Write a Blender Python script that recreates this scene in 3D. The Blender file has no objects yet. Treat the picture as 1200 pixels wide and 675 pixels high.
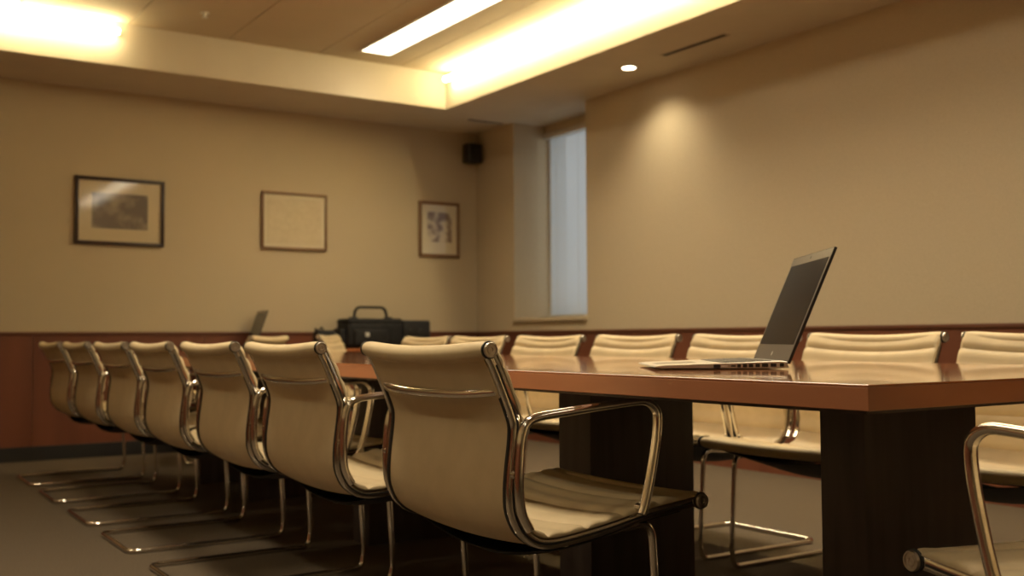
import bpy, bmesh, math, random
from mathutils import Vector, Matrix
random.seed(4)
S = bpy.context.scene
COL = S.collection
PI = math.pi

# ------------------------------------------------------------------ materials
def mat(name, col, rough=0.6, metal=0.0, spec=0.5, coat=0.0):
    m = bpy.data.materials.new(name); m.use_nodes = True
    b = m.node_tree.nodes['Principled BSDF']
    b.inputs['Base Color'].default_value = (*col, 1)
    b.inputs['Roughness'].default_value = rough
    b.inputs['Metallic'].default_value = metal
    b.inputs['Specular IOR Level'].default_value = spec
    b.inputs['Coat Weight'].default_value = coat
    b.inputs['Coat Roughness'].default_value = 0.05
    return m

def noisy(m, c1, c2, scale, stretch=(1, 1, 1), bump=0.0, detail=4.0, bscale=None, kind='noise', bdist=0.01):
    nt = m.node_tree; N = nt.nodes; L = nt.links; b = N['Principled BSDF']
    tc = N.new('ShaderNodeTexCoord'); mp = N.new('ShaderNodeMapping')
    mp.inputs['Scale'].default_value = stretch
    L.new(tc.outputs['Object'], mp.inputs['Vector'])
    if kind == 'wave':
        t = N.new('ShaderNodeTexWave'); t.inputs['Scale'].default_value = scale
        t.inputs['Distortion'].default_value = 6; t.inputs['Detail'].default_value = detail
        t.inputs['Detail Scale'].default_value = 1.5
        out = t.outputs['Fac']
    else:
        t = N.new('ShaderNodeTexNoise'); t.inputs['Scale'].default_value = scale
        t.inputs['Detail'].default_value = detail
        out = t.outputs['Fac']
    L.new(mp.outputs['Vector'], t.inputs['Vector'])
    r = N.new('ShaderNodeValToRGB')
    r.color_ramp.elements[0].color = (*c1, 1); r.color_ramp.elements[1].color = (*c2, 1)
    r.color_ramp.elements[0].position = 0.3; r.color_ramp.elements[1].position = 0.7
    L.new(out, r.inputs['Fac']); L.new(r.outputs['Color'], b.inputs['Base Color'])
    if bump:
        t2 = N.new('ShaderNodeTexNoise'); t2.inputs['Scale'].default_value = bscale or scale
        t2.inputs['Detail'].default_value = 3
        L.new(mp.outputs['Vector'], t2.inputs['Vector'])
        bp = N.new('ShaderNodeBump'); bp.inputs['Strength'].default_value = bump
        bp.inputs['Distance'].default_value = bdist
        L.new(t2.outputs['Fac'], bp.inputs['Height']); L.new(bp.outputs['Normal'], b.inputs['Normal'])
    return m

def emit(name, col, strength):
    m = bpy.data.materials.new(name); m.use_nodes = True
    b = m.node_tree.nodes['Principled BSDF']
    b.inputs['Base Color'].default_value = (0.8, 0.8, 0.8, 1)
    b.inputs['Emission Color'].default_value = (*col, 1)
    b.inputs['Emission Strength'].default_value = strength
    return m

WARM = (1.0, 0.76, 0.42)
M = {}
M['wall'] = noisy(mat('wall_fabric', (.5, .4, .25), .85, spec=.2), (.46, .385, .265), (.57, .48, .335), 260, bump=.25, bscale=420, bdist=.002)
M['ceil'] = noisy(mat('ceiling_paint', (.6, .5, .34), .9, spec=.1), (.56, .50, .40), (.60, .54, .43), 3)
M['panelceil'] = noisy(mat('ceiling_panel_paint', (.6, .5, .34), .8, spec=.2), (.52, .44, .31), (.56, .475, .34), 2)
M['groove'] = mat('ceiling_groove', (.12, .09, .06), .9)
M['carpet'] = noisy(mat('carpet', (.1, .08, .055), .95, spec=.1), (.080, .060, .040), (.155, .120, .085), 190, bump=.6, bscale=300, bdist=.004)
M['wains'] = noisy(mat('cherry_wainscot', (.3, .1, .04), .42, spec=.45), (.140, .046, .024), (.190, .064, .032), 5, stretch=(1, 1, .12), detail=8)
M['cap'] = mat('wainscot_cap', (.13, .045, .022), .4)
M['base'] = mat('black_base', (.012, .011, .011), .6)
M['table'] = noisy(mat('table_veneer', (.3, .12, .05), .09, spec=.6, coat=.6), (.33, .115, .045), (.44, .165, .065), 9, stretch=(1, .10, 1), detail=8)
M['tedge'] = noisy(mat('table_edge', (.33, .12, .05), .35, spec=.5), (.36, .140, .066), (.44, .180, .085), 14, stretch=(.2, .2, 1), detail=6)
M['ped'] = noisy(mat('dark_pedestal', (.04, .025, .02), .55, spec=.3), (.075, .060, .056), (.105, .085, .078), 30, stretch=(1, 1, .1))
M['tan'] = noisy(mat('tan_vinyl', (.6, .46, .27), .48, spec=.4), (.56, .445, .27), (.62, .495, .305), 14, bump=.1, bscale=220, bdist=.001)
M['chrome'] = mat('polished_aluminium', (.78, .74, .68), .13, 1.0)
M['cap_metal'] = mat('cast_cap', (.62, .57, .50), .32, 1.0)
M['darkmetal'] = mat('dark_slot', (.03, .028, .026), .5, .3)
M['black'] = noisy(mat('black_nylon', (.012, .012, .013), .7, spec=.3), (.008, .008, .009), (.02, .019, .02), 60)
M['blackpl'] = mat('black_plastic', (.014, .014, .015), .45)
M['silver'] = mat('laptop_silver', (.58, .54, .47), .34, .75)
M['screen'] = mat('screen_glass', (.018, .014, .012), .16, spec=.6)
M['bezel'] = mat('lid_bezel', (.20, .17, .14), .35, .5)
M['keys'] = mat('key_plastic', (.10, .09, .08), .5)
M['mark'] = mat('bright_mark', (.8, .8, .78), .3, .6)
M['frame_dark'] = mat('dark_frame_wood', (.030, .014, .010), .4)
M['frame_brown'] = mat('brown_frame_wood', (.20, .105, .048), .45)
M['mat_cream'] = mat('cream_mount', (.80, .69, .49), .8)
M['mat_white'] = mat('pale_mount', (.82, .73, .55), .8)
M['glass'] = bpy.data.materials.new('picture_glass')
M['glass'].use_nodes = True
nt = M['glass'].node_tree; nt.nodes.remove(nt.nodes['Principled BSDF'])
_t = nt.nodes.new('ShaderNodeBsdfTransparent'); _t.inputs[0].default_value = (.97, .97, .96, 1)
_g = nt.nodes.new('ShaderNodeBsdfGlossy'); _g.inputs['Roughness'].default_value = .06
_f = nt.nodes.new('ShaderNodeLayerWeight'); _f.inputs[0].default_value = .5
_q = nt.nodes.new('ShaderNodeMath'); _q.operation = 'POWER'; _q.inputs[1].default_value = 4.5
_a = nt.nodes.new('ShaderNodeMath'); _a.operation = 'MULTIPLY_ADD'; _a.inputs[1].default_value = .85; _a.inputs[2].default_value = .055
nt.links.new(_f.outputs['Facing'], _q.inputs[0]); nt.links.new(_q.outputs[0], _a.inputs[0])
_m = nt.nodes.new('ShaderNodeMixShader')
nt.links.new(_a.outputs[0], _m.inputs[0]); nt.links.new(_t.outputs[0], _m.inputs[1]); nt.links.new(_g.outputs[0], _m.inputs[2])
nt.links.new(_m.outputs[0], nt.nodes['Material Output'].inputs['Surface'])
M['blind'] = bpy.data.materials.new('blind_vinyl'); M['blind'].use_nodes = True
nt = M['blind'].node_tree
tr = nt.nodes.new('ShaderNodeBsdfTranslucent'); tr.inputs['Color'].default_value = (.62, .68, .74, 1)
mx = nt.nodes.new('ShaderNodeMixShader'); mx.inputs['Fac'].default_value = .55
_p = nt.nodes['Principled BSDF']; _p.inputs['Base Color'].default_value = (.62, .62, .60, 1); _p.inputs['Roughness'].default_value = .6
nt.links.new(_p.outputs[0], mx.inputs[1]); nt.links.new(tr.outputs[0], mx.inputs[2])
nt.links.new(mx.outputs[0], nt.nodes['Material Output'].inputs['Surface'])
M['winframe'] = mat('window_frame_paint', (.55, .53, .48), .5)
M['tube'] = emit('fluorescent_tube', (1.0, .82, .45), 52)
M['strip'] = emit('strip_diffuser', (1.0, .88, .66), 5.0)
M['lamp'] = emit('downlight_lens', (1.0, .86, .62), 14)
M['fixture'] = mat('fixture_metal', (.6, .58, .52), .5)

# picture art: procedural blotches
def art(name, paper, ink, scale, seed, lo=.45, hi=.62):
    m = mat(name, paper, .7)
    nt = m.node_tree; N = nt.nodes; L = nt.links
    tc = N.new('ShaderNodeTexCoord'); mp = N.new('ShaderNodeMapping'); mp.inputs['Location'].default_value = (seed, seed * .7, seed * 1.3)
    t = N.new('ShaderNodeTexNoise'); t.inputs['Scale'].default_value = scale; t.inputs['Detail'].default_value = 5
    r = N.new('ShaderNodeValToRGB'); r.color_ramp.elements[0].position = lo; r.color_ramp.elements[1].position = hi
    r.color_ramp.elements[0].color = (*ink, 1); r.color_ramp.elements[1].color = (*paper, 1)
    L.new(tc.outputs['Object'], mp.inputs['Vector']); L.new(mp.outputs['Vector'], t.inputs['Vector'])
    L.new(t.outputs['Fac'], r.inputs['Fac']); L.new(r.outputs['Color'], N['Principled BSDF'].inputs['Base Color'])
    return m
M['art1'] = art('landscape_print', (.52, .44, .32), (.24, .20, .18), 7, 2.3)
M['art2'] = art('certificate_paper', (.80, .69, .50), (.74, .63, .44), 30, 5.1, .35, .6)
M['art3'] = art('floral_print', (.80, .70, .52), (.30, .20, .17), 9, 9.7, .44, .56)

# ------------------------------------------------------------------ mesh helpers
class MB:
    def __init__(s): s.v = []; s.f = []; s.m = []
    def add(s, v, f, mi=0):
        o = len(s.v); s.v += [tuple(p) for p in v]
        s.f += [tuple(i + o for i in q) for q in f]; s.m += [mi] * len(f)
        return s
    def box(s, x0, x1, y0, y1, z0, z1, mi=0):
        v = [(x0, y0, z0), (x1, y0, z0), (x1, y1, z0), (x0, y1, z0), (x0, y0, z1), (x1, y0, z1), (x1, y1, z1), (x0, y1, z1)]
        return s.add(v, [(0, 3, 2, 1), (4, 5, 6, 7), (0, 1, 5, 4), (1, 2, 6, 5), (2, 3, 7, 6), (3, 0, 4, 7)], mi)
    def rbox(s, x0, x1, y0, y1, z0, z1, r=.01, seg=3, mi=0):
        bm = bmesh.new(); bmesh.ops.create_cube(bm, size=1)
        for v in bm.verts:
            v.co = ((x0 + x1) / 2 + v.co.x * (x1 - x0), (y0 + y1) / 2 + v.co.y * (y1 - y0), (z0 + z1) / 2 + v.co.z * (z1 - z0))
        bmesh.ops.bevel(bm, geom=bm.edges[:], offset=r, segments=seg, affect='EDGES', profile=.5)
        bm.verts.index_update()
        s.add([v.co[:] for v in bm.verts], [[v.index for v in f.verts] for f in bm.faces], mi); bm.free()
        return s
    def tube(s, pts, ra, rb=None, n=12, side=Vector((0, 1, 0)), closed=False, sq=1.0, mi=0):
        """sweep an ellipse: rb along 'side', ra across it; sq<1 squarer section"""
        rb = rb or ra; P = [Vector(p) for p in pts]; k = len(P); rings = []
        for i, p in enumerate(P):
            a = P[i - 1] if (i or closed) else P[0]; b = P[(i + 1) % k] if (i < k - 1 or closed) else P[-1]
            t = (b - a).normalized()
            sd = side - t * side.dot(t)
            if sd.length < 1e-3: sd = Vector((1, 0, 0)) - t * t.x
            sd.normalize(); nn = t.cross(sd).normalized()
            R = []
            for j in range(n):
                c, q = math.cos(2 * PI * j / n), math.sin(2 * PI * j / n)
                c = math.copysign(abs(c) ** sq, c); q = math.copysign(abs(q) ** sq, q)
                R.append(p + sd * rb * c + nn * ra * q)
            rings.append(R)
        v = [q for R in rings for q in R]; f = []
        for i in range(k if closed else k - 1):
            i2 = (i + 1) % k
            for j in range(n):
                f.append((i * n + j, i * n + (j + 1) % n, i2 * n + (j + 1) % n, i2 * n + j))
        if not closed: f.append(tuple(range(n))[::-1]); f.append(tuple((k - 1) * n + j for j in range(n)))
        return s.add(v, f, mi)
    def lathe(s, prof, origin, axis='y', n=28, mi=0, sgn=1):
        """prof: (r, h) list along the axis"""
        v = []
        for r, h in prof:
            for j in range(n):
                a = 2 * PI * j / n; c, q = r * math.cos(a), r * math.sin(a)
                p = {'y': (c, h * sgn, q), 'z': (c, q, h * sgn), 'x': (h * sgn, c, q)}[axis]
                v.append((origin[0] + p[0], origin[1] + p[1], origin[2] + p[2]))
        f = []
        for i in range(len(prof) - 1):
            for j in range(n): f.append((i * n + j, i * n + (j + 1) % n, (i + 1) * n + (j + 1) % n, (i + 1) * n + j))
        f.append(tuple(range(n))[::-1]); f.append(tuple((len(prof) - 1) * n + j for j in range(n)))
        return s.add(v, f, mi)
    def build(s, name, mats, parent=None, smooth=True, angle=40, kind=None, label=None):
        me = bpy.data.meshes.new(name); me.from_pydata(s.v, [], s.f); me.update()
        bm = bmesh.new(); bm.from_mesh(me); bmesh.ops.recalc_face_normals(bm, faces=bm.faces[:])
        bm.to_mesh(me); bm.free()
        if not isinstance(mats, (list, tuple)): mats = [mats]
        for m in mats: me.materials.append(m)
        for p, mi in zip(me.polygons, s.m): p.material_index = mi; p.use_smooth = smooth
        if smooth: me.set_sharp_from_angle(angle=math.radians(angle))
        o = bpy.data.objects.new(name, me); COL.objects.link(o)
        if parent: o.parent = parent
        if kind: o['kind'] = kind
        if label: o['label'] = label
        return o

def thing(name, label, cat, loc=(0, 0, 0), rz=0, group=None):
    o = bpy.data.objects.new(name, None); COL.objects.link(o)
    o.location = loc; o.rotation_euler = (0, 0, rz); o.empty_display_size = .1
    o['label'] = label; o['category'] = cat
    if group: o['group'] = group
    return o

def dup(root, loc, rz, label, group=None, sc=(1, 1, 1)):
    r = root.copy(); COL.objects.link(r); r.location = loc; r.rotation_euler = (0, 0, rz); r.scale = sc
    r['label'] = label
    if group: r['group'] = group
    def rec(a, b):
        for ch in list(a.children):
            c = ch.copy(); COL.objects.link(c); c.parent = b; rec(ch, c)
    rec(root, r)
    return r

def catmull(pts, per=6):
    P = [Vector(p) for p in pts]; out = []
    for i in range(len(P) - 1):
        a = P[i - 1] if i else P[0] * 2 - P[1]; b = P[i]; c = P[i + 1]; d = P[i + 2] if i + 2 < len(P) else P[-1] * 2 - P[-2]
        for k in range(per):
            t = k / per
            out.append(.5 * ((2 * b) + (c - a) * t + (2 * a - 5 * b + 4 * c - d) * t * t + (3 * b - a - 3 * c + d) * t ** 3))
    out.append(P[-1]); return out

def fillet(pts, r, seg=6):
    """polyline with rounded corners"""
    P = [Vector(p) for p in pts]; out = [P[0]]
    for i in range(1, len(P) - 1):
        a = (P[i - 1] - P[i]); b = (P[i + 1] - P[i]); rr = min(r, a.length * .49, b.length * .49)
        s = P[i] + a.normalized() * rr; e = P[i] + b.normalized() * rr
        for k in range(seg + 1):
            t = k / seg; out.append(s * (1 - t) ** 2 + P[i] * 2 * t * (1 - t) + e * t * t)
    out.append(P[-1]); return out

# ------------------------------------------------------------------ room
XL, XW, YN, YF, ZS, ZC = -1.15, 4.895, -2.6, 7.977, 2.663, 2.95
NY0, NY1, NX, NZ = 6.37, 7.375, 5.2, .99         # window niche
MB().box(XL - .2, NX + .3, YN - .2, YF + .2, -.1, 0).build('floor', M['carpet'], kind='structure', smooth=False)
MB().box(XL - .2, NX + .3, YF, YF + .15, 0, 3.1).build('wall_far', M['wall'], kind='structure', smooth=False)
MB().box(XL - .15, XL, YN, YF, 0, 3.1).build('wall_left', M['wall'], kind='structure', smooth=False)
MB().box(XL - .2, NX + .3, YN - .15, YN, 0, 3.1).build('wall_near', M['wall'], kind='structure', smooth=False)
w = MB()
w.box(XW, NX + .25, YN, NY0, 0, 3.1)
w.box(XW, NX + .25, NY1, YF, 0, 3.1)
w.box(XW, NX + .25, NY0, NY1, 0, NZ)
w.box(NX + .02, NX + .25, NY0, NY1, 2.60, 3.1)
w.build('wall_right', M['wall'], kind='structure', smooth=False)
# ceiling: soffit ring and raised panelled field
RX0, RX1, RY0, RY1 = 0.0, 4.14, -1.6, 7.21
c = MB()
c.box(XL, RX0, YN, YF, ZS, 3.1); c.box(RX1, NX + .25, YN, YF, ZS, 3.1)
c.box(RX0, RX1, RY1, YF, ZS, 3.1); c.box(RX0, RX1, YN, RY0, ZS, 3.1)
c.build('ceiling', M['ceil'], kind='structure', smooth=False)
c = MB(); x = RX0
edges = [RX0, .33, 1.01, 1.69, 2.36, 3.04, 3.72, RX1]
for i in range(len(edges) - 1):
    c.box(edges[i] + .004, edges[i + 1] - .004, RY0, RY1, ZC, ZC + .012)
c.box(RX0, RX1, RY0, RY1, ZC + .012, ZC + .15, mi=1)
c.build('ceiling', [M['panelceil'], M['groove']], kind='structure', smooth=False)

# wainscot (reddish wood), cap, dark base
ZW = .895
t = MB()
def wpanels(mb, ax, const, a0, a1, step, sgn):
    a = a0
    while a < a1 - .01:
        b = min(a + step, a1)
        if ax == 'x': mb.box(a + .0015, b - .0015, min(const, const + sgn * .018), max(const, const + sgn * .018), 0, ZW - .02)
        else: mb.box(min(const, const + sgn * .018), max(const, const + sgn * .018), a + .0015, b - .0015, 0, ZW - .02)
        a = b
wpanels(t, 'x', YF, XL, XW, 1.2, -1)
t.rbox(XL, XW, YF - .028, YF, ZW - .022, ZW, .004, 2, mi=1)
t.build('trim_1', [M['wains'], M['cap']], kind='structure', smooth=False)
t = MB(); wpanels(t, 'y', XW, YN, YF - .02, 1.2, -1)
t.rbox(XW - .028, XW, YN, YF - .03, ZW - .022, ZW, .004, 2, mi=1)
t.build('trim_2', [M['wains'], M['cap']], kind='structure', smooth=False)
t = MB(); wpanels(t, 'y', XL, YN, YF - .02, 1.2, 1)
t.rbox(XL, XL + .028, YN, YF - .03, ZW - .022, ZW, .004, 2, mi=1)
t.build('trim_3', [M['wains'], M['cap']], kind='structure', smooth=False)
MB().rbox(XL + .02, XW - .02, YF - .03, YF - .018, 0, .10, .003, 2).build('baseboard_far', M['base'], kind='structure', smooth=False)

# window: frame, glass, venetian blind
wn = MB()
for (y0, y1, z0, z1) in [(NY0, NY0 + .02, NZ, 2.6), (NY1 - .02, NY1, NZ, 2.6), (NY0, NY1, NZ, NZ + .02), (NY0, NY1, 2.55, 2.6)]:
    wn.box(NX + .06, NX + .11, y0, y1, z0, z1)
wo = wn.build('window_1', M['winframe'], kind='structure', smooth=False)
g = MB().box(NX + .08, NX + .086, NY0 + .02, NY1 - .02, NZ + .02, 2.55).build('window_pane', M['glass'], parent=wo, smooth=False)
MB().rbox(XW - .03, NX + .06, NY0 + .002, NY1 - .002, NZ - .02, NZ + .012, .004, 2).build('trim_4', M['wall'], kind='structure', smooth=False)
bl = thing('window_blind', 'pale blue-grey horizontal slat blind lowered over the corner window', 'blind', (NX + .01, (NY0 + NY1) / 2, NZ + .012))
BW = (NY1 - NY0) / 2
MB().rbox(-.025, .025, -BW + .012, BW - .022, 1.545, 1.59, .005).build('head_rail', M['winframe'], bl)
sl = MB(); nz = 62
for i in range(nz):
    z = .035 + i * 1.51 / nz
    yy0, yy1 = -BW + .02, BW - .10
    a = math.radians(72)
    dx, dz = .0125 * math.cos(a), .0125 * math.sin(a)
    v = []
    for y in (yy0, yy1):
        v += [(-dx, y, z - dz), (.003, y, z), (dx, y, z + dz)]
    sl.add(v, [(0, 1, 4, 3), (1, 2, 5, 4)])
so = sl.build('slats', M['blind'], bl)
MB().rbox(-.012, .012, -BW + .02, BW - .055, .012, .026, .003).build('bottom_rail', M['winframe'], bl)
cm = MB()
for y in (-.3, 0, .3): cm.tube([(-.014, y, .02), (-.014, y, 1.55)], .0012, n=6)
cm.build('lift_cord', M['winframe'], bl)

# ------------------------------------------------------------------ ceiling things
def strip_light(x0, x1, y0, y1, label, power):
    t = thing('ceiling_light', label, 'light', ((x0 + x1) / 2, (y0 + y1) / 2, ZC))
    hx, hy = (x1 - x0) / 2, (y1 - y0) / 2
    f = MB()
    f.box(-hx - .012, -hx, -hy - .012, hy + .012, -.012, .0); f.box(hx, hx + .012, -hy - .012, hy + .012, -.012, 0)
    f.box(-hx, hx, -hy - .012, -hy, -.012, 0); f.box(-hx, hx, hy, hy + .012, -.012, 0)
    f.build('frame', M['fixture'], t, smooth=False)
    MB().box(-hx, hx, -hy, hy, -.009, 0).build('diffuser', M['strip'], t, smooth=False)
    l = bpy.data.lights.new('louvre_beam', 'AREA'); l.shape = 'RECTANGLE'; ys0 = max(-hy, 1.3 - (y0 + y1) / 2); l.size = 2 * hx; l.size_y = hy - ys0
    l.energy = power; l.color = (1, .83, .58); l.spread = math.radians(125)
    o = bpy.data.objects.new('louvre_beam', l); COL.objects.link(o); o.parent = t; o.location = (0, (hy + ys0) / 2, -.014)
strip_light(3.27, 3.50, -1.4, 6.93, 'long white linear ceiling light in the raised ceiling panels', 50)
strip_light(.88, 1.12, 1.5, 4.6, 'added linear ceiling light, out of view over the left row of chairs', 36)  # unseen strip, added to light the left chairs and the table edge

def cove(x0, y0, x1, y1, inward, label):
    """fluorescent tube run held off the recess face"""
    t = thing('cove_light', label, 'light', ((x0 + x1) / 2, (y0 + y1) / 2, ZC - .075))
    cx, cy = (x0 + x1) / 2, (y0 + y1) / 2
    L = math.hypot(x1 - x0, y1 - y0); n = max(1, round(L / 1.22)); 
    dx, dy = (x1 - x0) / L, (y1 - y0) / L
    for i in range(n):
        a = -L / 2 + L * i / n + .004; b = -L / 2 + L * (i + 1) / n - .004
        tb = MB().tube([(dx * a, dy * a, 0), (dx * b, dy * b, 0)], .019, n=14, side=Vector((0, 0, 1)))
        tb.build('tube', M['tube'], t)
        for e in ([a] if i == 0 else []) + ([b] if i == n - 1 else []):
            h = MB().rbox(dx * e - .010 + .024 * inward[0], dx * e + .010 + .040 * inward[0], dy * e - .010 + .024 * inward[1], dy * e + .010 + .040 * inward[1], -.015, .015, .003)
            h.build('lamp_holder', M['fixture'], t)
cove(RX1 - .06, 1.0, RX1 - .06, 7.12, (1, 0), 'bright tube run in the ceiling cove above the wall with the window')
cove(.15, RY1 - .06, 1.62, RY1 - .06, (0, 1), 'bright tube run in the ceiling cove above the framed pictures')

def downlight(x, y, label, power=60, aim=None):
    t = thing('downlight', label, 'light', (x, y, ZS))
    MB().lathe([(.044, 0), (.060, 0), (.062, -.004), (.058, -.007), (.045, -.005), (.044, 0)], (0, 0, 0), 'z').build('trim_ring', M['fixture'], t)
    MB().lathe([(.0, -.001), (.044, -.001), (.043, -.006), (.02, -.008), (.0, -.009)], (0, 0, 0), 'z').build('lens', M['lamp'], t)
    l = bpy.data.lights.new('downlight_beam', 'SPOT'); l.energy = power; l.color = (1, .84, .56)
    l.spot_size = math.radians(112); l.spot_blend = 1; l.shadow_soft_size = .06
    o = bpy.data.objects.new('downlight_beam', l); COL.objects.link(o); o.parent = t; o.location = (0, 0, -.03)
    d = Vector(aim or (0, 0, -1)); o.rotation_euler = d.to_track_quat('-Z', 'Y').to_euler()
    return t
downlight(4.544, 5.427, 'small round bright downlight in the ceiling edge by the long right wall', 27, (.30, 0, -1))

for _y, _n in ((1.1, 'first'), (2.9, 'second'), (4.6, 'third')):
    downlight(-.45, _y, 'small round downlight in the left ceiling edge, %s from the camera end' % _n, 27, (.75, .1, -1))

downlight(-.45, .0, 'added round downlight, out of view in the left ceiling edge beside the camera', 20, (.80, .12, -1))  # unseen lamp, added to brighten the seat of the near end chair

def slot(x, y, L, along, label):
    t = thing('air_vent', label, 'vent', (x, y, ZS))
    a, b = (.022, L / 2) if along == 'y' else (L / 2, .022)
    f = MB(); 
    f.box(-a - .006, -a, -b - .006, b + .006, -.004, 0); f.box(a, a + .006, -b - .006, b + .006, -.004, 0)
    f.box(-a, a, -b - .006, -b, -.004, 0); f.box(-a, a, b, b + .006, -.004, 0)
    f.build('frame', M['ceil'], t, smooth=False)
    s = MB().box(-a, a, -b, b, -.0015, 0)
    if along == 'y': s.box(-.002, .002, -b, b, -.005, -.001)
    else: s.box(-a, a, -.002, .002, -.005, -.001)
    s.build('slot', M['darkmetal'], t, smooth=False)
slot(4.54, 4.79, .56, 'y', 'dark slot air vent in the ceiling edge, near the downlight')
slot(4.66, 7.45, .34, 'x', 'narrow slot air vent in the ceiling corner near the window')
t = thing('sprinkler', 'tiny sprinkler head on the raised ceiling panels', 'sprinkler', (2.04, 6.68, ZC))
MB().lathe([(.03, 0), (.03, -.006), (.012, -.008), (.010, -.03), (.022, -.032), (.022, -.035), (.001, -.036)], (0, 0, 0), 'z', 18).build('head', M['fixture'], t)

# ------------------------------------------------------------------ pictures and speaker on the far wall
def picture(x0, x1, z0, z1, fw, mw, fm, mm, am, label, name='framed_picture'):
    t = thing(name, label, 'picture', ((x0 + x1) / 2, YF, z0)); a = (x1 - x0) / 2; h = z1 - z0
    f = MB()
    f.rbox(-a, a, -.028, -.002, 0, fw, .004, 2); f.rbox(-a, a, -.028, -.002, h - fw, h, .004, 2)
    f.rbox(-a, -a + fw, -.028, -.002, fw * .5, h - fw * .5, .004, 2); f.rbox(a - fw, a, -.028, -.002, fw * .5, h - fw * .5, .004, 2)
    f.build('frame', fm, t)
    MB().box(-a + fw * .6, a - fw * .6, -.012, -.004, fw * .6, h - fw * .6).build('mount', mm, t, smooth=False)
    if am:
        l, r, b, tt = mw
        MB().box(-a + l, a - r, -.0145, -.0118, b, h - tt).build('print', am, t, smooth=False)
    MB().box(-a + fw * .7, a - fw * .7, -.0175, -.016, fw * .7, h - fw * .7).build('picture_glass', M['glass'], t, smooth=False)
    return t
picture(1.51, 2.14, 1.527, 2.02, .026, (.115, .12, .12, .115), M['frame_dark'], M['mat_cream'], M['art1'], 'largest picture on the far wall, dark frame, landscape print in wide cream mount')
picture(2.895, 3.447, 1.552, 2.01, .017, (.05, .05, .05, .05), M['frame_brown'], M['mat_white'], M['art2'], 'middle picture on the far wall, cream certificate in a thin brown frame')
picture(4.301, 4.701, 1.543, 2.025, .024, (.085, .075, .13, .09), M['frame_brown'], M['mat_white'], M['art3'], 'narrow upright picture near the window, brown frame and dark floral print')

t = thing('wall_speaker', 'small black loudspeaker high on the far wall beside the corner', 'speaker', (4.79, YF, 2.38))
MB().rbox(-.07, .07, -.16, -.04, 0, .17, .012).build('cabinet', M['blackpl'], t)
MB().rbox(-.02, .02, -.045, 0, .05, .12, .005).build('bracket', M['blackpl'], t)
MB().lathe([(.046, 0), (.044, .006), (.036, .004), (.015, -.0), (.0, .002)], (0, -.16, .058), 'y', sgn=-1).build('woofer', M['darkmetal'], t)
MB().lathe([(.022, 0), (.020, .005), (.008, .004), (.0, .006)], (0, -.16, .132), 'y', sgn=-1).build('tweeter', M['darkmetal'], t)

# ------------------------------------------------------------------ table
TX0, TX1, TY0, TY1, ZT, TH = 1.4265, 2.71, 1.11, 6.60, .755, .043
tb = thing('conference_table', 'long reddish wood conference table with glossy top and dark slab pedestals', 'table', ((TX0 + TX1) / 2, (TY0 + TY1) / 2, 0))
hx, hy = (TX1 - TX0) / 2, (TY1 - TY0) / 2
m_ = MB().rbox(-hx, hx, -hy, hy, ZT - .004, ZT, .0012, 2)
m_.build('tabletop', M['table'], tb, smooth=False)
MB().rbox(-hx, hx, -hy, hy, ZT - TH, ZT - .004, .0012, 2).build('table_edge', M['tedge'], tb, smooth=False)
MB().box(-hx + .02, hx - .02, -hy + .02, hy - .02, ZT - TH - .007, ZT - TH).build('underlay', M['ped'], tb, smooth=False)
for (a, b) in [(1.464, 1.585), (2.42, 2.575), (3.88, 4.03), (5.30, 5.45), (6.1, 6.22)]:
    p = MB().rbox(1.866 - (TX0 + TX1) / 2, 2.27 - (TX0 + TX1) / 2, a - (TY0 + TY1) / 2, b - (TY0 + TY1) / 2, 0, ZT - TH - .006, .004, 2)
    p.build('pedestal', M['ped'], tb)

# ------------------------------------------------------------------ chair
W2 = .2925
PROF = catmull([(0, .81), (.02, .774), (.040, .73), (.060, .684), (.071, .65), (.070, .613), (.063, .56), (.059, .507), (.064, .462), (.092, .418), (.15, .392), (.28, .405), (.43, .43), (.53, .441), (.59, .447)][0:0] or
               [(0, 0, .81), (.02, 0, .774), (.040, 0, .73), (.060, 0, .684), (.071, 0, .65), (.070, 0, .613), (.063, 0, .56), (.059, 0, .507), (.064, 0, .462), (.092, 0, .418), (.15, 0, .394), (.28, 0, .405), (.43, 0, .430), (.53, 0, .441), (.59, 0, .447)], 5)
def resample(P, step):
    out = [P[0]]; acc = 0
    for a, b in zip(P, P[1:]):
        L = (b - a).length; d = step - acc
        while d <= L: out.append(a.lerp(b, d / L)); d += step
        acc = L - (d - step)
    out.append(P[-1]); return out
RP = resample(PROF, .012)
NR = len(RP)
def normal(i):
    a = RP[max(0, i - 1)]; b = RP[min(NR - 1, i + 1)]; t = (b - a).normalized()
    return Vector((-t.z, 0, t.x)) if True else None
cut = min(range(NR), key=lambda i: abs(RP[i].x - .125) + (10 if RP[i].z > .45 else 0))

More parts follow.
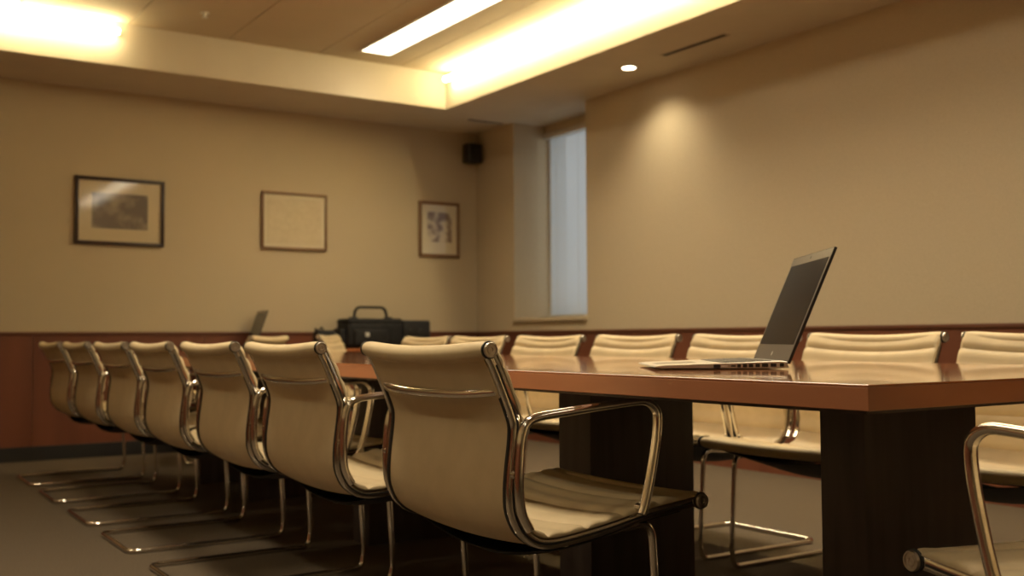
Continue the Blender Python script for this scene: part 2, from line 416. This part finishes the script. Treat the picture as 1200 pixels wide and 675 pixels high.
def sling(i0, i1, wid, name, parent, roll_at, rr):
    """padded, channelled sheet between the rails"""
    inner = W2 - .020
    ys = [-(W2 - .003), -(W2 - .0045), -(W2 - .009), -(inner + .001), -inner] + [inner * (-1 + 2 * k / 18) for k in range(1, 18)] + [inner, inner + .001, W2 - .009, W2 - .0045, W2 - .003]
    edge_f = {0: .40, 1: .72, 2: .95}
    ny = len(ys) - 1; front = []; back = []
    for i in range(i0, i1 + 1):
        p = RP[i]; n = normal(i)                        # n points to the sitter's side
        s = i * .012
        q = abs(math.sin(PI * (s + .006) / .054)) ** .42
        near_end = max(0, 1 - min(s, (NR - 1) * .012 - s) / .035)
        rowf = []; rowb = []
        for j, y in enumerate(ys):
            u = max(-1, min(1, y / inner)); k = min(j, ny - j)
            bow = -.014 * (1 - u * u)
            top = max(0, 1 - s / .16); sag = .013 * (1 - u * u) * top
            c = p + n * bow + Vector((0, 0, -sag)); c.y = y
            F = .0150 + .0095 * q
            F = F * edge_f.get(k, 1) + (.0132 * (1 - edge_f.get(k, 1)))
            F = F * (1 - near_end) + (.0205 if k > 1 else .015) * near_end
            rowf.append(c + n * F); rowb.append(c + n * (.0128 if k < 4 else -.0065 - (.0055 if s < .120 else 0)))
        front.append(rowf); back.append(rowb)
    R = len(front); C = ny + 1; v = []
    for r in front: v += r
    for r in back: v += r
    f = []; o = R * C
    for i in range(R - 1):
        for j in range(ny):
            f.append((i * C + j, i * C + j + 1, (i + 1) * C + j + 1, (i + 1) * C + j))
            f.append((o + i * C + j, o + (i + 1) * C + j, o + (i + 1) * C + j + 1, o + i * C + j + 1))
        f.append((i * C, (i + 1) * C, o + (i + 1) * C, o + i * C)); f.append((i * C + ny, o + i * C + ny, o + (i + 1) * C + ny, (i + 1) * C + ny))
    for j in range(ny):
        f.append((j, o + j, o + j + 1, j + 1)); k = (R - 1) * C
        f.append((k + j, k + j + 1, o + k + j + 1, o + k + j))
    mb = MB().add(v, f)
    # roll around the end bar
    p0 = RP[roll_at]; pts = []; 
    ru = []
    for j in range(27):
        u = -1 + 2 * j / 26; y = u * (W2 - .002)
        sag = .013 * (1 - u * u) if roll_at == 0 else .006 * (1 - u * u)
        pts.append((p0.x - .010 * (1 - u * u) * (1 if roll_at == 0 else 0), y, p0.z - sag))
    n = 16; vv = []; ff = []
    for j, q in enumerate(pts):
        u = -1 + 2 * j / 26; r = rr * (1 - .22 * abs(u) ** 14)
        if abs(u) < .9: r *= 1.0
        for k in range(n):
            a = 2 * PI * k / n; vv.append((q[0] + r * math.cos(a), q[1], q[2] + r * math.sin(a)))
    for j in range(26):
        for k in range(n): ff.append((j * n + k, j * n + (k + 1) % n, (j + 1) * n + (k + 1) % n, (j + 1) * n + k))
    ff.append(tuple(range(n))[::-1]); ff.append(tuple(26 * n + k for k in range(n)))
    mb.add(vv, ff)
    return mb.build(name, M['tan'], parent, angle=60)

def make_chair():
    t = thing('conference_chair', '', 'chair')
    sling(0, cut, W2 - .022, 'backrest', t, 0, .0215)
    sling(cut, NR - 1, W2 - .022, 'seat', t, NR - 1, .0195)
    for s in (-1, 1):
        y = s * (W2 - .010)
        r = MB().tube([Vector((p.x, y, p.z)) for p in RP], .0125, .0075, n=12, sq=.6)
        rail = r.build('side_rail', M['chrome'], t)
        # dark groove along the outer side of the rail
        g = MB().tube([Vector((p.x, y + s * .0068, p.z)) for p in RP[3:-3]], .0030, .0012, n=8)
        g.build('groove', M['darkmetal'], rail, label='dark line along the rail')
        MB().tube([Vector((p.x, s * (W2 - .0235), p.z)) + normal(i + 9) * -.004 for i, p in enumerate(RP[9:-6])], .0085, .0058, n=8, sq=.6).build('inner_strip', M['darkmetal'], rail, label='dark strip between the rail and the padding')  # dark strip along the gap between rail and padding
        for idx, rad in ((0, .0165), (NR - 1, .0180)):
            p = RP[idx]
            cmb = MB().lathe([(rad * .9, -.006), (rad, -.004), (rad, .004), (rad * .93, .0065), (rad * .80, .0065), (rad * .76, .004), (rad * .55, .004), (rad * .52, .0062), (rad * .30, .0062), (rad * .26, .004), (.0005, .004)], (p.x, s * (W2 + .001), p.z), 'y', sgn=s)
            cmb.build('end_cap', M['cap_metal'], rail, label='ringed round end cap')
            MB().lathe([(rad * .9, -.0075), (rad + .0024, -.006), (rad + .0024, -.0005), (rad * .9, .001)], (p.x, s * (W2 + .001), p.z), 'y', sgn=s).build('gasket', M['darkmetal'], rail, label='black ring round the end cap')
        # arm loop
        ya = s * (W2 + .014)
        arm = catmull([(.088, ya, .432), (.068, ya, .470), (.062, ya, .52), (.064, ya, .58), (.070, ya, .628), (.084, ya, .656), (.112, ya, .667), (.17, ya, .673), (.27, ya, .682), (.37, ya, .689), (.408, ya, .688), (.434, ya, .674), (.444, ya, .650), (.438, ya, .593), (.421, ya, .517), (.405, ya, .461), (.394, ya, .436)], 5)
        a = MB().tube(arm, .0098, .0115, n=12, sq=.8).build('armrest', M['chrome'], t)
        for (x, z) in ((.060, .548), (.398, .450)):
            MB().tube([(x, s * (W2 - .006), z), (x, s * (W2 + .010), z)], .009, n=12, side=Vector((0, 0, 1))).build('bolt', M['chrome'], a)
    # spreader behind the back
    pts = []
    for j in range(25):
        u = -1 + 2 * j / 24; e = 1 - abs(u) ** 3.2
        pts.append((.042 - .034 * e, u * (W2 - .014), .724 - .013 * e))
    MB().tube(pts, .0090, .0060, n=10, side=Vector((1, 0, 0))).build('back_stretcher', M['chrome'], t)
    for s in (-1, 1): pass
    # spreaders under the seat and lumbar
    for (x, z) in ((.40, .405), (.20, .380)):
        MB().tube([(x, u * (W2 - .012), z + .012 * abs(u) ** 3 - .006) for u in [k / 8 - 1 for k in range(17)]], .010, .0055, n=10, side=Vector((0, 0, 1))).build('seat_stretcher', M['chrome'], t)
    # dark cloth sagging below the seat between the rails
    cx, cy = 13, 13; v = []
    for k in range(2):
        for i in range(cx):
            p = RP[min(NR - 1, cut + 2 + int(i * (NR - 8 - cut) / (cx - 1)))]
            for j in range(cy):
                u = -1 + 2 * j / (cy - 1)
                dp = .062 * (1 - u * u) * math.sin(PI * (.12 + .80 * i / (cx - 1))) ** .6
                v.append((p.x, u * (W2 - .020), p.z - .016 - dp - (.003 if k else 0)))
    n_ = cx * cy; f = []
    for i in range(cx - 1):
        for j in range(cy - 1):
            a_ = i * cy + j; f.append((a_, a_ + 1, a_ + cy + 1, a_ + cy)); f.append((n_ + a_, n_ + a_ + cy, n_ + a_ + cy + 1, n_ + a_ + 1))
    for i in range(cx - 1):
        for a_ in (i * cy, i * cy + cy - 1): f.append((a_, a_ + cy, n_ + a_ + cy, n_ + a_))
    for j in range(cy - 1):
        for a_ in (j, (cx - 1) * cy + j): f.append((a_, a_ + 1, n_ + a_ + 1, n_ + a_))
    MB().add(v, f).build('under_seat_cloth', M['black'], t, label='black cloth sagging under the seat')
    # sled base
    r = .0095
    for s in (-1, 1):
        y = s * .245
        leg = fillet([(.24, y, .384), (.475, y, .404), (.497, y, .06), (.485, y, r), (.40, y, r)], .045, 7)
        MB().tube(leg, r, n=12).build('leg', M['chrome'], t)
    ff = fillet([(.40, -.245, r), (-.135, -.245, r), (-.135, .245, r), (.40, .245, r)], .05, 8)
    MB().tube(ff, r, n=12, side=Vector((0, 0, 1))).build('floor_frame', M['chrome'], t)
    gl = MB()
    return t

ch = make_chair()
near = [(1.163, 1.846, 0, 'tan ribbed chair with chrome arms, nearest and whole in front, back to us'),
        (1.163, 2.725, 0, 'tan chrome-armed chair, second in the left row behind the nearest one'),
        (1.163, 3.445, 0, 'tan chrome-armed chair, third in the left row from the front'),
        (1.163, 4.227, 0, 'tan chrome-armed chair, fourth in the left row, exactly in its middle'),
        (1.163, 4.954, 0, 'tan chrome-armed chair, fifth in the left row from the front'),
        (1.163, 5.753, 0, 'tan chrome-armed chair, second last at the far end of the left row'),
        (1.163, 6.508, 0, 'tan chrome-armed chair, farthest and smallest of the left row')]
G1, G2, G3 = 'chairs along the left side of the table', 'chairs along the far side of the table', 'chairs at the far end of the table'
for i, (x, y, a, lab) in enumerate(near):
    loc = (x, y + W2, 0)
    if i == 0:
        ch.location = loc; ch['label'] = lab; ch['group'] = G1
    else: dup(ch, loc, a, lab, G1)
far = [(1.835, 'pale ribbed chair across the table at the right photo edge, above the near chair arm'),
       (2.500, 'pale ribbed chair across the table just right of the open laptop screen'),
       (3.150, 'pale ribbed chair across the table half hidden behind the open laptop'),
       (3.845, 'pale ribbed chair across the table, first one left of the laptop'),
       (4.557, 'pale ribbed chair across the table, second one left of the laptop'),
       (5.265, 'pale ribbed chair across the table, just right of the nearest chair back top'),
       (5.91, 'pale ribbed chair, farthest of the row across, beside the black projector')]
for y, lab in far:
    dup(ch, (3.25, y, 0), PI, lab, G2, (1, 1, 1.025))
dup(ch, (2.58, 6.93, 0), math.radians(135), 'pale chair at the far table end below the small distant laptop', G3, (1, 1, 1.04))
dup(ch, (3.13, 7.20, 0), math.radians(-37), 'pale chair at the far table end in front of the black bag', G3, (1, 1, 1.05))
dup(ch, (1.759, .512, 0), 1.38, 'tan chair at the near table end, cut by the lower right photo edge', 'chair at the near end of the table')

# ------------------------------------------------------------------ laptop
def make_laptop(label, w=.405, d=.325, l=.308, tilt=.4):
    """origin: hinge centre on the table, +x towards the user"""
    t = thing('laptop', label, 'laptop')
    hw = w / 2
    # wedge base
    prof = [(0, .004), (0.004, .019), (.02, .0205), (d - .02, .0105), (d - .003, .0085), (d, .006), (d - .012, .0035), (d * .5, .0025), (.03, .0015)]
    v = []; n = len(prof)
    ys = [-hw, -hw + .003, hw - .003, hw]
    for k, y in enumerate(ys):
        for (x, z) in prof:
            if k in (0, 3): z = z * .86 + .0012
            v.append((x, y, z))
    f = []
    for k in range(3):
        for i in range(n):
            f.append((k * n + i, k * n + (i + 1) % n, (k + 1) * n + (i + 1) % n, (k + 1) * n + i))
    f.append(tuple(range(n))[::-1]); f.append(tuple(3 * n + i for i in range(n)))
    MB().add(v, f).build('base', M['silver'], t, smooth=False)
    def deck(x): return .0205 - (x - .02) * (.010 / (d - .04))
    kb = MB(); keys = 14; rows = 6
    for r_ in range(rows):
        x0 = .035 + r_ * .0205
        for k in range(keys):
            y0 = -hw * .86 + k * (2 * hw * .86) / keys
            if r_ == 5 and 4 <= k <= 8:
                if k == 4: kb.box(x0, x0 + .017, y0, y0 + 5 * (2 * hw * .86) / keys - .003, deck(x0) - .001, deck(x0) + .0016)
                continue
            kb.box(x0, x0 + .017, y0, y0 + (2 * hw * .86) / keys - .003, deck(x0 + .017) - .001, deck(x0) + .0014)
    kb.build('keyboard', M['keys'], t, smooth=False)
    tp = MB(); x0, x1 = d * .62, d * .93
    tp.add([(x0, -.055, deck(x0) + .0005), (x1, -.055, deck(x1) + .0005), (x1, .055, deck(x1) + .0005), (x0, .055, deck(x0) + .0005),
            (x0, -.055, deck(x0) - .002), (x1, -.055, deck(x1) - .002), (x1, .055, deck(x1) - .002), (x0, .055, deck(x0) - .002)],
           [(0, 1, 2, 3), (4, 7, 6, 5), (0, 4, 5, 1), (1, 5, 6, 2), (2, 6, 7, 3), (3, 7, 4, 0)])
    tp.build('touchpad', M['bezel'], t, smooth=False)
    # ports on the near (left hand, +y) side
    for (a, b, dk) in [(.44, .49, 1), (.497, .545, 0), (.57, .605, 2), (.617, .643, 1), (.658, .689, 1), (.702, .735, 1), (.753, .786, 1), (.80, .847, 1), (.865, .908, 1), (.934, .964, 1)]:
        xa, xb = d * (1 - b), d * (1 - a)
        zc = (deck((xa + xb) / 2) * .86) * .60; hh = .0042 if dk == 1 else .0018
        MB().box(xa, xb, hw - .002, hw + .0006, zc - hh, zc + hh).build('port', M['blackpl'] if dk else M['mark'], t, smooth=False)
    # feet and hinge
    MB().tube([(.0, -hw * .8, .014), (.0, hw * .8, .014)], .0065, n=10, side=Vector((0, 0, 1))).build('hinge', M['blackpl'], t)
    # lid leaning back
    lid = bpy.data.objects.new('lid', None)
    sx, cz = math.sin(tilt), math.cos(tilt)
    def P(u, v_, h): # u up the lid, v across, h thickness towards user
        return (-u * sx + h * cz, v_, .014 + u * cz + h * sx)
    def slab(mb, u0, u1, v0, v1, h0, h1, mi=0):
        vs = [P(u, vv, h) for h in (h0, h1) for (u, vv) in ((u0, v0), (u1, v0), (u1, v1), (u0, v1))]
        mb.add(vs, [(0, 3, 2, 1), (4, 5, 6, 7), (0, 1, 5, 4), (1, 2, 6, 5), (2, 3, 7, 6), (3, 0, 4, 7)], mi); return mb
    lo = slab(MB(), .0, l, -hw, hw, -.004, .0025)
    lo = lo.build('lid', M['blackpl'], t, smooth=False)
    slab(MB(), .006, l - .002, -hw + .003, hw - .003, .0026, .0032).build('bezel', M['bezel'], lo, smooth=False)
    slab(MB(), .048, l - .026, -hw + .014, hw - .014, .0033, .0038).build('screen', M['screen'], lo, smooth=False)
    slab(MB(), l - .016, l - .010, -.004, .004, .0033, .0038).build('webcam', M['blackpl'], lo, smooth=False)
    mk = MB(); a = [P(.022 + .006 * math.cos(q * PI / 8), .006 * math.sin(q * PI / 8), .0034) for q in range(16)]
    b = [P(.022 + .006 * math.cos(q * PI / 8), .006 * math.sin(q * PI / 8), .0039) for q in range(16)]
    mk.add(a + b, [tuple(range(16)), tuple(range(31, 15, -1))] + [(i, (i + 1) % 16, 16 + (i + 1) % 16, 16 + i) for i in range(16)])
    mk.build('logo', M['mark'], lo, smooth=False)
    return t
lp = make_laptop('open silver laptop with dark screen on the near end of the glossy table')
lp.location = (2.085, 1.93, ZT); lp.rotation_euler = (0, 0, 2.537)
lp2 = dup(lp, (2.735, 7.76, .76), 3.0, 'small dark open laptop in the distance on the wooden sideboard', None, (.8, .95, .98))

# ------------------------------------------------------------------ sideboard and the black kit on it
SB = thing('sideboard', 'low reddish wood sideboard against the far wall carrying laptop and black bag', 'sideboard', (3.43, 7.78, 0))
MB().rbox(-.97, .97, -.165, .165, .08, .735, .003, 2).build('body', M['wains'], SB, smooth=False)
MB().rbox(-.99, .99, -.185, .17, .735, .76, .003, 2).build('top', M['table'], SB, smooth=False)
MB().box(-.94, .94, -.13, .14, 0, .08).build('plinth', M['base'], SB, smooth=False)
for k in range(4):
    x0 = -.965 + k * .4825
    dr = MB().rbox(x0 + .004, x0 + .4785, -.181, -.166, .10, .725, .002, 2).build('door', M['wains'], SB, smooth=False)
    xh = x0 + (.435 if k % 2 == 0 else .045)
    MB().tube([(xh, -.182, .55), (xh, -.200, .55), (xh, -.200, .65), (xh, -.182, .65)], .004, n=8).build('handle', M['chrome'], dr)

bg = thing('camera_bag', 'padded black bag with raised carry handle on the sideboard', 'bag', (3.73, 7.76, .76))
b = MB().rbox(-.24, .26, -.13, .13, 0, .215, .045, 5); b.build('body', M['black'], bg)
MB().rbox(-.20, .10, -.165, -.11, .02, .15, .022, 4).build('front_pocket', M['black'], bg)
MB().rbox(-.235, .25, -.125, .125, .185, .238, .024, 4).build('flap', M['black'], bg)
MB().rbox(-.285, -.225, -.08, .08, .03, .16, .02, 4).build('side_pocket', M['black'], bg)
hd = fillet([(-.135, 0, .225), (-.120, 0, .330), (.145, 0, .330), (.165, 0, .225)], .05, 8)
MB().tube(hd, .011, .016, n=10).build('handle', M['black'], bg)
for x in (-.14, .17): MB().rbox(x - .03, x + .03, -.03, .03, .225, .252, .008).build('handle_anchor', M['blackpl'], bg)
MB().rbox(-.11, -.075, -.172, -.162, .09, .125, .004).build('buckle', M['fixture'], bg, label='grey buckle')
pj = thing('projector', 'black boxy projector case standing against the right side of the bag', 'projector', (4.12, 7.755, .76))
MB().rbox(-.125, .125, -.10, .10, .012, .225, .018, 4).build('body', M['blackpl'], pj)
for x in (-.06, .035): MB().lathe([(.026, 0), (.026, .010), (.020, .012), (.018, .004), (.0005, .006)], (x, -.10, .13), 'y', sgn=-1).build('lens', M['darkmetal'], pj)
f = MB()
for x in (-.09, .09):
    for y in (-.07, .07): f.tube([(x, y, 0), (x, y, .014)], .012, n=10, side=Vector((1, 0, 0)))
f.build('foot', M['black'], pj)
pc = thing('equipment_pouch', 'small lumpy black pouch with a strap, left of the bag', 'pouch', (3.345, 7.76, .76))
MB().rbox(-.085, .085, -.06, .06, 0, .145, .03, 4).build('body', M['black'], pc)
MB().tube(catmull([(-.06, 0, .10), (-.085, -.01, .155), (-.06, -.02, .14), (-.03, -.01, .165), (.0, 0, .12)], 5), .007, n=8).build('strap', M['black'], pc)

# ------------------------------------------------------------------ world and camera
wld = bpy.data.worlds.new('World'); S.world = wld; wld.use_nodes = True
bgd = wld.node_tree.nodes['Background']; bgd.inputs[0].default_value = (.74, .76, .75, 1); bgd.inputs[1].default_value = 1.3

yaw, pitch, roll = .5837, .0477, .0055
r0 = Vector((math.cos(yaw), -math.sin(yaw), 0))
fw = Vector((math.sin(yaw) * math.cos(pitch), math.cos(yaw) * math.cos(pitch), math.sin(pitch)))
u0 = r0.cross(fw)
right = r0 * math.cos(roll) - u0 * math.sin(roll); up = r0 * math.sin(roll) + u0 * math.cos(roll)
cam = bpy.data.cameras.new('Camera'); co = bpy.data.objects.new('Camera', cam); COL.objects.link(co)
mm = Matrix((right, up, -fw)).transposed().to_4x4(); mm.translation = Vector((0, 0, .8344)); co.matrix_world = mm
cam.sensor_width = 36; cam.lens = 1229.28 / 1200 * 36; cam.clip_start = .05
cam.dof.use_dof = True; cam.dof.focus_distance = 2.15; cam.dof.aperture_fstop = 3.8
S.camera = co
S.view_settings.view_transform = 'Standard'; S.view_settings.look = 'None'
S.view_settings.exposure = 0; S.view_settings.gamma = 1; S.view_settings.use_curve_mapping = False
